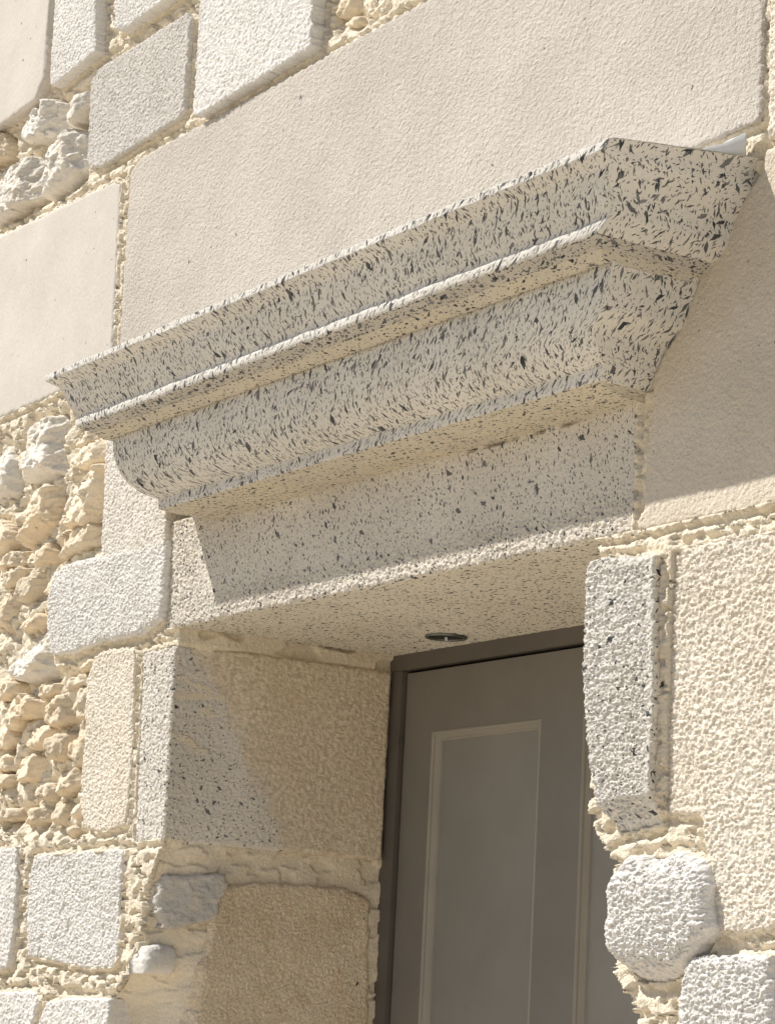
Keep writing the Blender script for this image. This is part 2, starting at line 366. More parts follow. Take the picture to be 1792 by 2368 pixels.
M_leaf = paint('taupe_paint', (0.183, 0.169, 0.150), 0.42)
M_panel = paint('panel_grey', (0.235, 0.225, 0.205), 0.38)  # panel fields: lighter and greyer than the leaf
M_mould = paint('moulding_lit_paint', (0.30, 0.275, 0.235), 0.35)  # lighter than the leaf: bounce light on the mouldings painted into the colour
M_black = paint('black_rubber', (0.012, 0.012, 0.013), 0.7)
M_metal = paint('dull_metal', (0.16, 0.17, 0.155), 0.35, metal=0.7)
M_whitep = paint('white_metal', (0.72, 0.73, 0.74), 0.4)
M_ground = stone_mat('pale_paving', (0.60, 0.53, 0.425), (0.55, 0.48, 0.38), 0.4)

# ------------------------------------------------------------------ ground
def ground():
    V = np.array([(-150, -150, 0), (150, -150, 0), (150, 150, 0), (-150, 150, 0)], float)
    o = mesh_obj('ground', V, np.array([[0, 1, 2, 3]]), M_ground, None, smooth=False); o['kind'] = 'structure'
    o['label'] = 'pale gravel ground in front of the house'
ground()

# ------------------------------------------------------------------ outlines of the stones, in metres on the wall (x, z)
BLOCK = dict(
 S1=[(-1.434,3.791),(-0.696,3.522),(-0.667,3.295),(-0.665,3.141),(-0.700,3.107),(-0.852,3.098),(-1.277,3.097)],
 S2=[(-0.657,3.394),(-0.636,3.122),(-0.623,3.113),(-0.453,3.128),(-0.476,3.332)],
 S3=[(-0.400,3.331),(-0.381,3.148),(-0.353,3.136),(-0.206,3.141),(-0.132,3.144),(-0.136,3.238)],
 S4=[(-0.483,3.083),(-0.449,3.099),(-0.129,3.100),(-0.115,3.087),(-0.117,2.926),(-0.135,2.915),(-0.408,2.904),(-0.459,2.913),(-0.474,2.932)],
 S5=[(-0.061,3.211),(-0.052,2.897),(-0.039,2.889),(0.306,2.899),(0.314,2.904),(0.309,3.082)],
 S7=[(-0.294,2.863),(-0.260,2.880),(0.516,2.881),(1.023,2.878),(1.333,2.875),(1.332,2.501),(1.044,2.501),(0.436,2.514),(-0.287,2.517)],
 S8=[(-1.379,2.892),(-0.841,2.880),(-0.362,2.866),(-0.336,2.855),(-0.330,2.717),(-0.321,2.539),(-0.515,2.518),(-0.769,2.513),(-1.288,2.507)],
 Q1a=[(-0.299,2.392),(-0.170,2.392),(-0.037,2.391),(-0.059,2.296),(-0.065,2.234),(-0.062,2.183),(-0.184,2.183),(-0.280,2.186),(-0.288,2.213),(-0.289,2.238),(-0.291,2.294),(-0.298,2.362)],
 Q1b=[(-0.059,2.192),(-0.055,2.155),(-0.053,2.086),(-0.057,2.066),(-0.123,2.048),(-0.262,2.049),(-0.376,2.040),(-0.457,2.044),(-0.479,2.095),(-0.481,2.151),(-0.470,2.188),(-0.458,2.191),(-0.400,2.199),(-0.313,2.197),(-0.181,2.193)],
 Q2=[(-0.298,2.027),(-0.271,2.034),(-0.159,2.029),(-0.152,2.019),(-0.150,2.001),(-0.143,1.913),(-0.138,1.861),(-0.138,1.775),(-0.145,1.747),(-0.223,1.739),(-0.270,1.744),(-0.292,1.755),(-0.306,1.782),(-0.312,1.853),(-0.308,1.885),(-0.319,1.989)],
 Q3=[(-0.131,2.021),(-0.023,2.024),(-0.020,1.931),(-0.020,1.854),(-0.015,1.754),(-0.018,1.723),(-0.110,1.716),(-0.118,1.724),(-0.125,1.861),(-0.129,1.939)],
 B1=[(-0.466,1.707),(-0.149,1.709),(-0.141,1.703),(-0.142,1.636),(-0.136,1.574),(-0.140,1.536),(-0.147,1.526),(-0.246,1.524),(-0.459,1.542),(-0.475,1.595),(-0.481,1.673)],
 B0=[(-0.753,1.715),(-0.529,1.723),(-0.517,1.655),(-0.517,1.617),(-0.517,1.572),(-0.528,1.521),(-0.709,1.503)],
 B2=[(-0.385,1.444),(-0.365,1.468),(-0.291,1.476),(-0.144,1.478),(-0.143,1.450),(-0.150,1.369),(-0.420,1.352),(-0.400,1.411)],
 B3=[(-0.709,1.460),(-0.546,1.481),(-0.424,1.484),(-0.404,1.469),(-0.412,1.445),(-0.431,1.410),(-0.691,1.376)],
 RT=[(1.149,2.234),(1.164,2.256),(1.195,2.282),(1.246,2.365),(1.334,2.440),(1.341,2.463),(1.496,2.470),(1.502,2.053),(1.370,2.048),(1.129,2.048),(1.128,2.063),(1.138,2.073),(1.137,2.131),(1.144,2.180)],
 TR=[(1.335,2.853),(1.343,2.476),(1.496,2.479),(1.492,2.850)],
 RB=[(1.201,2.016),(1.373,2.018),(1.504,2.021),(1.507,1.594),(1.387,1.585),(1.292,1.580),(1.273,1.605),(1.268,1.633),(1.268,1.671),(1.261,1.704),(1.259,1.709),(1.197,1.713),(1.199,1.743),(1.196,1.861),(1.197,1.944)],
 J1=[(1.059,2.017),(1.087,2.018),(1.184,2.010),(1.190,1.850),(1.188,1.727),(1.185,1.700),(1.114,1.693),(1.091,1.725),(1.069,1.802),(1.056,1.882),(1.056,1.944),(1.057,1.992)],
 J2=[(1.140,1.664),(1.166,1.666),(1.238,1.668),(1.253,1.664),(1.279,1.647),(1.288,1.632),(1.291,1.604),(1.292,1.579),(1.273,1.557),(1.254,1.546),(1.250,1.534),(1.204,1.524),(1.159,1.522),(1.134,1.543),(1.118,1.559),(1.113,1.577),(1.115,1.597),(1.118,1.629),(1.124,1.647)],
 J3=[(1.250,1.542),(1.265,1.554),(1.279,1.554),(1.383,1.557),(1.388,1.540),(1.392,1.519),(1.395,1.485),(1.395,1.435),(1.251,1.425),(1.242,1.480),(1.241,1.503),(1.247,1.528)],
)
ROCK = dict(
 R1=[(-0.787,3.074),(-0.745,3.100),(-0.665,3.102),(-0.592,3.079),(-0.584,3.058),(-0.637,3.028),(-0.701,3.028),(-0.777,3.053)],
 R2=[(-0.583,3.054),(-0.562,3.075),(-0.501,3.074),(-0.501,3.048),(-0.524,3.019),(-0.572,3.022)],
 R3=[(-0.643,3.005),(-0.552,3.012),(-0.502,3.000),(-0.489,2.949),(-0.507,2.919),(-0.566,2.903),(-0.655,2.908),(-0.650,2.965)],
 R4=[(-0.855,3.019),(-0.718,3.010),(-0.654,2.988),(-0.670,2.912),(-0.770,2.905),(-0.898,2.913),(-0.942,3.023)],
 R5=[(-0.962,3.123),(-0.852,3.088),(-0.837,3.065),(-0.847,3.035),(-0.957,3.046)],
 R6=[(0.334,2.964),(0.348,2.989),(0.399,2.976),(0.409,2.942),(0.371,2.934),(0.343,2.946)],
 R7=[(0.424,2.928),(0.426,2.964),(0.491,2.949),(0.488,2.914),(0.445,2.908)],
 R8=[(0.355,2.932),(0.404,2.933),(0.418,2.915),(0.366,2.915)],
 LA=[(-0.678,2.399),(-0.669,2.424),(-0.643,2.456),(-0.616,2.485),(-0.522,2.478),(-0.466,2.461),(-0.453,2.432),(-0.456,2.401),(-0.468,2.373),(-0.500,2.356),(-0.580,2.361),(-0.660,2.377)],
 LB=[(-0.810,2.467),(-0.737,2.459),(-0.692,2.426),(-0.677,2.417),(-0.674,2.379),(-0.664,2.352),(-0.715,2.351),(-0.787,2.353)],
 LC=[(-0.462,2.387),(-0.439,2.399),(-0.372,2.403),(-0.307,2.402),(-0.293,2.368),(-0.353,2.360),(-0.389,2.357),(-0.452,2.378)],
 LC2=[(-0.442,2.416),(-0.436,2.435),(-0.402,2.433),(-0.357,2.412),(-0.377,2.406),(-0.435,2.402)],
 LD=[(-0.498,2.323),(-0.446,2.344),(-0.300,2.358),(-0.286,2.300),(-0.298,2.270),(-0.307,2.257),(-0.431,2.259),(-0.467,2.269),(-0.495,2.304)],
 LE=[(-0.714,2.343),(-0.624,2.353),(-0.512,2.352),(-0.502,2.343),(-0.501,2.316),(-0.483,2.287),(-0.480,2.271),(-0.545,2.266),(-0.587,2.255),(-0.612,2.246),(-0.652,2.287),(-0.694,2.312),(-0.709,2.318)],
 LF=[(-0.782,2.328),(-0.708,2.314),(-0.688,2.305),(-0.650,2.276),(-0.623,2.253),(-0.696,2.253),(-0.768,2.258)],
 LG=[(-0.474,2.261),(-0.390,2.261),(-0.311,2.254),(-0.303,2.231),(-0.329,2.219),(-0.416,2.217),(-0.457,2.211),(-0.491,2.236)],
 LH=[(-0.601,2.233),(-0.589,2.243),(-0.516,2.251),(-0.483,2.216),(-0.465,2.206),(-0.489,2.198),(-0.517,2.211),(-0.589,2.216)],
 LI=[(-0.743,2.251),(-0.632,2.252),(-0.609,2.238),(-0.605,2.218),(-0.738,2.224)],
 LJ0=[(-0.737,2.219),(-0.621,2.219),(-0.584,2.217),(-0.596,2.206),(-0.655,2.184),(-0.670,2.187),(-0.732,2.197)],
 LJ1=[(-0.645,2.177),(-0.638,2.190),(-0.577,2.200),(-0.526,2.201),(-0.529,2.181),(-0.532,2.162),(-0.604,2.153),(-0.632,2.158)],
 LJ2=[(-0.527,2.169),(-0.518,2.189),(-0.493,2.200),(-0.474,2.188),(-0.476,2.150),(-0.481,2.132),(-0.522,2.144)],
 LK=[(-0.646,2.113),(-0.641,2.132),(-0.610,2.140),(-0.566,2.141),(-0.527,2.122),(-0.485,2.116),(-0.479,2.098),(-0.541,2.101),(-0.607,2.100)],
 LK0=[(-0.739,2.184),(-0.655,2.182),(-0.644,2.163),(-0.643,2.134),(-0.649,2.104),(-0.723,2.103)],
 LL=[(-0.683,2.045),(-0.652,2.073),(-0.652,2.094),(-0.607,2.098),(-0.532,2.099),(-0.488,2.097),(-0.473,2.075),(-0.466,2.046),(-0.446,2.021),(-0.450,2.006),(-0.559,2.008),(-0.633,2.023),(-0.681,2.035)],
 LM=[(-0.551,1.992),(-0.495,1.997),(-0.419,1.998),(-0.412,1.979),(-0.449,1.975),(-0.487,1.972),(-0.500,1.977)],
 LM2=[(-0.698,2.023),(-0.633,2.021),(-0.567,2.006),(-0.562,1.993),(-0.644,1.984),(-0.690,1.984)],
 LN=[(-0.687,1.972),(-0.642,1.976),(-0.564,1.987),(-0.499,1.972),(-0.487,1.963),(-0.504,1.947),(-0.507,1.940),(-0.564,1.944),(-0.567,1.933),(-0.596,1.925),(-0.680,1.933)],
 LO=[(-0.501,1.945),(-0.485,1.962),(-0.448,1.972),(-0.394,1.975),(-0.378,1.965),(-0.373,1.947),(-0.360,1.933),(-0.390,1.924),(-0.460,1.922),(-0.494,1.932)],
 LP=[(-0.371,1.947),(-0.372,1.969),(-0.347,1.985),(-0.305,1.980),(-0.301,1.950),(-0.300,1.924),(-0.333,1.926),(-0.359,1.937)],
 LP2=[(-0.411,1.997),(-0.387,2.004),(-0.306,2.007),(-0.304,1.985),(-0.351,1.985),(-0.382,1.975),(-0.404,1.986)],
 LQ=[(-0.394,2.023),(-0.338,2.028),(-0.282,2.029),(-0.283,2.014),(-0.330,2.008),(-0.380,2.011)],
 LR=[(-0.551,1.897),(-0.550,1.918),(-0.531,1.929),(-0.478,1.928),(-0.439,1.922),(-0.454,1.910),(-0.481,1.893),(-0.505,1.886)],
 LS=[(-0.499,1.887),(-0.444,1.904),(-0.335,1.919),(-0.330,1.912),(-0.381,1.890),(-0.384,1.867),(-0.399,1.858),(-0.469,1.876)],
 LT=[(-0.380,1.879),(-0.372,1.896),(-0.302,1.902),(-0.296,1.866),(-0.316,1.850),(-0.353,1.856),(-0.375,1.865)],
 LU=[(-0.583,1.856),(-0.583,1.878),(-0.544,1.882),(-0.487,1.879),(-0.458,1.864),(-0.459,1.835),(-0.500,1.834),(-0.552,1.832),(-0.585,1.843)],
 LV=[(-0.440,1.834),(-0.427,1.854),(-0.377,1.855),(-0.315,1.844),(-0.320,1.831),(-0.339,1.820),(-0.369,1.805),(-0.402,1.805),(-0.425,1.819)],
 LW=[(-0.674,1.857),(-0.591,1.851),(-0.582,1.841),(-0.605,1.831),(-0.668,1.830)],
 LW2=[(-0.692,1.950),(-0.598,1.934),(-0.591,1.911),(-0.617,1.896),(-0.681,1.896)],
 LW3=[(-0.669,1.882),(-0.616,1.888),(-0.590,1.881),(-0.589,1.854),(-0.665,1.860)],
 LX=[(-0.525,1.827),(-0.444,1.830),(-0.424,1.815),(-0.434,1.797),(-0.490,1.805)],
 LY=[(-0.546,1.778),(-0.517,1.788),(-0.466,1.791),(-0.437,1.772),(-0.452,1.760),(-0.521,1.761)],
 LZ=[(-0.651,1.790),(-0.562,1.795),(-0.552,1.773),(-0.575,1.770),(-0.647,1.769)],
 LAA=[(-0.421,1.775),(-0.404,1.794),(-0.375,1.796),(-0.371,1.773),(-0.384,1.752),(-0.414,1.759)],
 LAB=[(-0.363,1.784),(-0.310,1.794),(-0.296,1.772),(-0.337,1.763)],
 LAC=[(-0.367,1.750),(-0.335,1.754),(-0.326,1.745),(-0.352,1.734)],
)
REVEAL = dict(
 RV4=[(0.071,1.647),(0.116,1.655),(0.199,1.658),(0.284,1.662),(0.372,1.651),(0.382,1.460),(0.386,1.358),(0.041,1.349),(0.042,1.446),(0.054,1.556),(0.066,1.610)],
 RV2=[(-0.002,1.662),(0.068,1.668),(0.072,1.655),(0.064,1.633),(0.061,1.611),(0.020,1.596),(0.003,1.595),(-0.005,1.615),(-0.009,1.635),(-0.006,1.655)],
 RV3=[(-0.016,1.559),(-0.001,1.564),(0.027,1.564),(0.042,1.546),(0.041,1.536),(0.028,1.519),(-0.020,1.518),(-0.022,1.537)],
)

wall = empty('stone_wall', (0.3, 0.2, 0), 'sunlit limestone house wall of large dressed blocks, cream mortar and rubble infill', 'wall')
CORNER = [(0.0, -0.21), (1.30, -0.20), (1.472, -0.163), (1.496, -0.126), (1.542, -0.070), (1.65, -0.056), (1.70, -0.030), (1.72, -0.022), (2.05, -0.026), (2.30, -0.026)]
RIGHT = [(0.0, 1.22), (1.30, 1.20), (1.45, 1.168), (1.515, 1.125), (1.54, 1.10), (1.66, 1.098), (1.68, 1.075), (1.70, 1.060), (1.72, 1.048), (2.0, 1.042), (2.3, 1.042)]
def xleft(z): return np.interp(z, [p[0] for p in CORNER], [p[1] for p in CORNER])
def xright(z): return np.interp(z, [p[0] for p in RIGHT], [p[1] for p in RIGHT])

# blocks wholly outside the picture, so the wall goes on at its sides
EXTRA = [[(-1.95,2.52),(-1.42,2.52),(-1.42,2.88),(-1.95,2.88)], [(-1.9,1.50),(-1.25,1.51),(-1.25,1.80),(-1.9,1.79)], [(-1.2,1.50),(-0.82,1.51),(-0.82,1.72),(-1.2,1.71)],
         [(1.53,2.08),(2.1,2.08),(2.1,2.46),(1.53,2.46)], [(1.53,1.60),(2.1,1.60),(2.1,2.03),(1.53,2.03)], [(1.40,1.28),(2.0,1.28),(2.0,1.55),(1.40,1.55)],
         [(1.24,1.00),(1.75,1.00),(1.75,1.25),(1.24,1.25)], [(1.24,0.6),(1.6,0.6),(1.6,0.96),(1.24,0.96)], [(1.25,0.1),(1.9,0.1),(1.9,0.56),(1.25,0.56)],
         [(-0.7,1.02),(-0.24,1.02),(-0.24,1.33),(-0.7,1.33)], [(-0.6,0.6),(-0.24,0.6),(-0.24,0.98),(-0.6,0.98)], [(-0.8,0.1),(-0.25,0.1),(-0.25,0.56),(-0.8,0.56)],
         [(-1.3,1.0),(-0.74,1.0),(-0.74,1.34),(-1.3,1.34)], [(0.34,3.0),(0.95,3.0),(0.95,3.35),(0.34,3.35)], [(1.0,2.92),(1.9,2.92),(1.9,3.3),(1.0,3.3)], [(1.53,2.5),(2.1,2.5),(2.1,2.87),(1.53,2.87)]]

LINTEL_FRONT = [(-0.058, 2.05), (1.113, 2.05), (1.113, 2.24), (-0.058, 2.24)]
# ------------------------------------------------------------------ mortar bed
def mortar():
    xs = np.concatenate([np.arange(-2.2, -1.0, 0.02), np.arange(-1.0, 1.42, 0.0030), np.arange(1.42, 2.3, 0.02)])
    zs = np.concatenate([np.arange(0.0, 1.40, 0.02), np.arange(1.40, 3.42, 0.0022), np.arange(3.42, 4.0, 0.02)])
    X, Z = np.meshgrid(xs, zs)
    db = np.full(X.shape, 9.0)
    for p in list(BLOCK.values())+EXTRA+[LINTEL_FRONT]:
        P = np.array(p); lo = P.min(0)-0.06; hi = P.max(0)+0.06
        i0, i1 = np.searchsorted(xs, [lo[0], hi[0]]); j0, j1 = np.searchsorted(zs, [lo[1], hi[1]])
        if i1 <= i0 or j1 <= j0: continue
        s = np.s_[j0:j1, i0:i1]; db[s] = np.minimum(db[s], -sdist(p, X[s], Z[s]))
    dr = np.full(X.shape, 9.0)
    for p in ROCK.values():
        P = np.array(p); lo = P.min(0)-0.08; hi = P.max(0)+0.08
        i0, i1 = np.searchsorted(xs, [lo[0], hi[0]]); j0, j1 = np.searchsorted(zs, [lo[1], hi[1]])
        if i1 <= i0 or j1 <= j0: continue
        s = np.s_[j0:j1, i0:i1]; dr[s] = np.minimum(dr[s], -sdist(p, X[s], Z[s]))
    rub = sstep(0.03, 0.0, dr)*sstep(0.008, 0.03, db)
    hi_zone = sstep(2.86, 2.92, Z)*sstep(0.6, 0.2, X)
    lo_zone = sstep(1.78, 1.70, Z)*sstep(0.0, -0.1, X)
    wx = 0.004*fbm(X, Z, 0.02, 2, 8)
    tear = fbm(X+wx, Z*1.25, 0.024, 3, 3, 0.6)+0.25*ridged(X+wx, Z*1.2, 0.03, 1, 21)
    bias = -0.10+0.15*hi_zone+0.10*lo_zone
    open_ = sstep(bias-0.07, bias+0.10, tear)*sstep(0.006, 0.016, db)
    # lips of pointing left standing along the stones, the middle of the joint raked out
    lipn = 0.0035+0.006*fbm(X, Z, 0.018, 3, 77, 0.6)
    lip = sstep(lipn+0.0022, lipn-0.0008, np.maximum(db, 0))
    flush = np.maximum(open_, lip)
    h = -0.0085-0.006*hi_zone + flush*(0.009+0.003*lo_zone)+0.005*sstep(1.12, 1.15, X)*sstep(2.01, 2.02, Z)*sstep(2.07, 2.055, Z) + 0.0016*facetn(X, Z, 0.016, 4) + hammered(0.0009, 0.0055, 40)(X, Z, 0)
    h = h + 0.014*sstep(1.135, 1.15, X)*sstep(1.22, 1.19, X)*sstep(1.70, 1.73, Z)*sstep(2.03, 2.01, Z)
    h = h + lo_zone*0.004*facetn(X, Z, 0.04, 14)
    h = h - rub*(0.015 + 0.014*fbm(X, Z, 0.05, 2, 66))
    h = np.where(db < -0.003, -0.05, h)
    h = np.where((Z > 2.06) & (Z < 2.46) & (X > 0.02) & (X < 1.1), -0.04, h)
    keep = db > -0.0065
    opening = (Z < 2.056) & (X > xleft(Z)) & (X < xright(Z))
    keep &= ~opening
    m = keep[:-1, :-1] & keep[1:, :-1] & keep[:-1, 1:] & keep[1:, 1:]
    # bring the grid onto the ragged edges of the opening
    F = quads(m); used = np.zeros(X.size, bool); used[F.ravel()] = True
    idx = np.full(X.size, -1); idx[used] = np.arange(used.sum())
    V = np.stack([X, -h, Z], -1).reshape(-1, 3)[used]; F = idx[F]
    E = np.concatenate([F[:, [0, 1]], F[:, [1, 2]], F[:, [2, 3]], F[:, [3, 0]]]); key = np.sort(E, 1); kk = key[:, 0]*len(V)+key[:, 1]
    un, inv, cnt = np.unique(kk, return_inverse=True, return_counts=True); Bd = E[cnt[inv.ravel()] == 1]
    n0 = len(V); bv = np.unique(Bd); mp = np.full(n0, -1); mp[bv] = np.arange(len(bv))
    ro = V[bv].copy(); ro[:, 1] = np.where((ro[:, 0] > 1.0) & (ro[:, 2] < 2.06), 0.42, 0.10)
    a = mp[Bd[:, 0]]+n0; b = mp[Bd[:, 1]]+n0
    F2 = np.stack([Bd[:, 1], Bd[:, 0], a, b], 1)
    V = np.concatenate([V, ro])
    mesh_obj('mortar', V, np.concatenate([F, F2]), M_mortar, wall, V[:, [0, 2]])
    # mortar of the left reveal, from the ragged corner to the door frame
    ys = np.arange(0.004, 0.41, 0.0026); zz = np.concatenate([np.arange(0, 1.36, 0.03), np.arange(1.36, 2.062, 0.0022)])
    Y, Z = np.meshgrid(ys, zz)
    xl = xleft(Z); x0 = -0.004
    lum = 0.002*facetn(Y*0.6, Z*1.4, 0.03, 5)+hammered(0.0006, 0.006, 9)(Y, Z, 0)
    inn = np.minimum(xl, -0.014)
    xx = inn + (x0-0.010+0.005*sstep(1.66, 1.64, Z)-inn)*sstep(0.005, 0.095, Y) + lum
    band = sstep(1.655, 1.668, Z)*sstep(1.728, 1.716, Z); top = sstep(2.018, 2.026, Z)
    tr = sstep(-0.12, 0.06, fbm(Y*0.5, Z*1.3, 0.03, 3, 19)+0.05)
    xx = xx + band*(-0.001+0.005*tr) + top*0.009*sstep(-0.05, 0.12, fbm(Y*0.5, Z, 0.05, 2, 29)+0.1) + (1-band)*(1-top)*0.006*(tr-0.5)
    V = np.stack([xx, Y, Z], -1).reshape(-1, 3)
    mesh_obj('mortar', V, quads(np.ones((Y.shape[0]-1, Y.shape[1]-1), bool)), M_mortar, wall, V[:, [1, 2]])
mortar()

# ------------------------------------------------------------------ dressed blocks
def block(name, key, mat, label=None, **kw):
    o = relief(name, BLOCK[key], mat, wall, **kw)
    if label: o['label'] = label
    return o
block('dressed_block', 'S1', M_smooth, res=0.0045, face=0.016, edge=0.006, drop=0.004, hf=hammered(0.00022, 0.006, 1, 0.001), seed=1)
block('dressed_block', 'S2', M_white, res=0.0013, face=0.016, edge=0.005, drop=0.004, hf=hammered(0.0011, 0.0048, 2, 0.002), seed=2)
block('dressed_block', 'S3', M_white, res=0.0013, face=0.016, edge=0.005, drop=0.004, hf=hammered(0.0011, 0.0048, 3, 0.002), seed=3)
block('dressed_block', 'S4', M_grey, res=0.0013, face=0.005, edge=0.005, drop=0.003, hf=hammered(0.001, 0.0045, 4, 0.0012), seed=4)
block('dressed_block', 'S5', M_white, res=0.0016, face=0.019, edge=0.004, drop=0.003, hf=hammered(0.0011, 0.0048, 5, 0.001), seed=5)
block('dressed_block', 'S7', M_big, 'very long grey beige block over the cornice', res=0.0019, face=0.006, edge=0.004, drop=0.003, jit=0.003, hf=hammered(0.00048, 0.0055, 6, 0.0008), seed=6)
block('dressed_block', 'S8', M_smooth, 'smooth pale block left of the cornice', res=0.004, face=0.002, edge=0.004, drop=0.003, hf=hammered(0.0001, 0.005, 7, 0.0006), seed=7)
block('dressed_block', 'Q1a', M_pale, 'narrow upright beige block beside the lintel end', res=0.0013, face=0.011, edge=0.003, drop=0.002, hf=hammered(0.0012, 0.0046, 8, 0.0015), seed=8)
block('dressed_block', 'Q1b', M_white, 'wide rough white block with rounded left end beside the lintel', res=0.0012, face=0.012, edge=0.01, drop=0.008, hf=hammered(0.0014, 0.005, 108, 0.003), seed=108)
block('dressed_block', 'Q2', M_cream, res=0.0012, face=0.004, edge=0.004, drop=0.003, hf=hammered(0.0012, 0.0046, 9, 0.001), seed=9)
block('dressed_block', 'B1', M_white, res=0.0012, face=0.005, edge=0.004, drop=0.003, hf=hammered(0.0014, 0.005, 10, 0.002, 0.002), seed=10)
block('dressed_block', 'B0', M_white, res=0.0016, face=0.011, edge=0.004, drop=0.003, hf=hammered(0.0014, 0.005, 11, 0.002), seed=11)
block('dressed_block', 'B2', M_white, res=0.0015, jit=0.0007, face=0.010, edge=0.004, drop=0.004, depth=0.16, hf=hammered(0.0014, 0.005, 12, 0.0015), seed=12)
block('dressed_block', 'B3', M_white, res=0.0016, face=0.008, edge=0.005, drop=0.004, hf=hammered(0.0014, 0.005, 13, 0.003), seed=13)
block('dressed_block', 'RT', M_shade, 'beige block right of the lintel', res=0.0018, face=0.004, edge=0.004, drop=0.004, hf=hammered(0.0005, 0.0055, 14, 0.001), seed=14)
block('dressed_block', 'TR', M_cream, res=0.0018, face=0.004, edge=0.005, drop=0.004, hf=hammered(0.0014, 0.005, 15, 0.001), seed=15)
block('dressed_block', 'RB', M_cream, 'tall coarse cream block right of the door', res=0.0014, face=0.005, edge=0.004, drop=0.003, hf=hammered(0.0017, 0.0046, 16, 0.0015), seed=16)
def jamb1(u, v, d):
    h = hammered(0.0019, 0.0050, 17, 0.001)(u, v, d)*np.where(u > 1.12, 0.3+0.7*sstep(0.0, 0.018, d), 1.0)
    zb = np.interp(u, [1.06, 1.083, 1.155], [1.725, 1.697, 1.704])
    h = h - np.maximum(0, 0.030-(v-zb))*0.75
    return h
block('jamb_stone', 'J1', M_jamb, 'speckled white upper stone of the right jamb', res=0.0011, face=0.024, edge=0.004, drop=0.003, depth=0.30, side_mat=M_jambside, hf=jamb1, seed=17)
def jamb2(u, v, d):
    h = hammered(0.0022, 0.0058, 18, 0.005)(u, v, d)
    return h - 9.0*np.maximum(0, 1.572-v)**2 - 0.35*np.maximum(0, 1.55-v) - 0.010*sstep(1.625, 1.66, v)
block('jamb_stone', 'J2', M_white, 'rounded white boulder of the right jamb', res=0.0011, face=0.030, edge=0.020, drop=0.018, depth=0.30, jit=0.007, jsize=0.045, hf=jamb2, seed=18)
block('jamb_stone', 'J3', M_white, res=0.0012, face=0.018, edge=0.01, drop=0.008, hf=hammered(0.0021, 0.0056, 19, 0.003), seed=19)
for k, p in enumerate(EXTRA):
    relief('dressed_block', p, (M_white, M_cream, M_grey)[k % 3], wall, res=0.008, face=0.006, edge=0.02, drop=0.008, jit=0.006, jsize=0.08, hf=hammered(0.002, 0.03, 200+k, 0.002), seed=50+k)

# ------------------------------------------------------------------ rubble
WHITE_ROCKS = {'R1', 'R2', 'R3', 'R4', 'LA', 'LB', 'LL'}
def rubble():
    for k, (n, p) in enumerate(ROCK.items()):
        P = np.array(p); c = P.mean(0); s = np.sqrt(((P-c)**2).sum(1).mean())
        big = min(1.0, s/0.08)
        up = n[0] == 'R'
        amp = 0.007+0.021*big if not up else 0.008+0.016*big
        face = -0.010 if not up else (-0.022 if n in ('R6', 'R7', 'R8') else -0.004)
        white = n in WHITE_ROCKS
        relief('rubble_stone', p, M_rockw if white else M_rocky, wall, face=face, res=0.0021, jit=0.004, jsize=0.015,
               edge=0.004+0.003*big, drop=0.012+0.008*big, depth=0.05, hf=facets(p, amp, 300+k, 1.15 if not up else 0.7, rough=0.0022+0.0032*big), seed=300+k)
rubble()

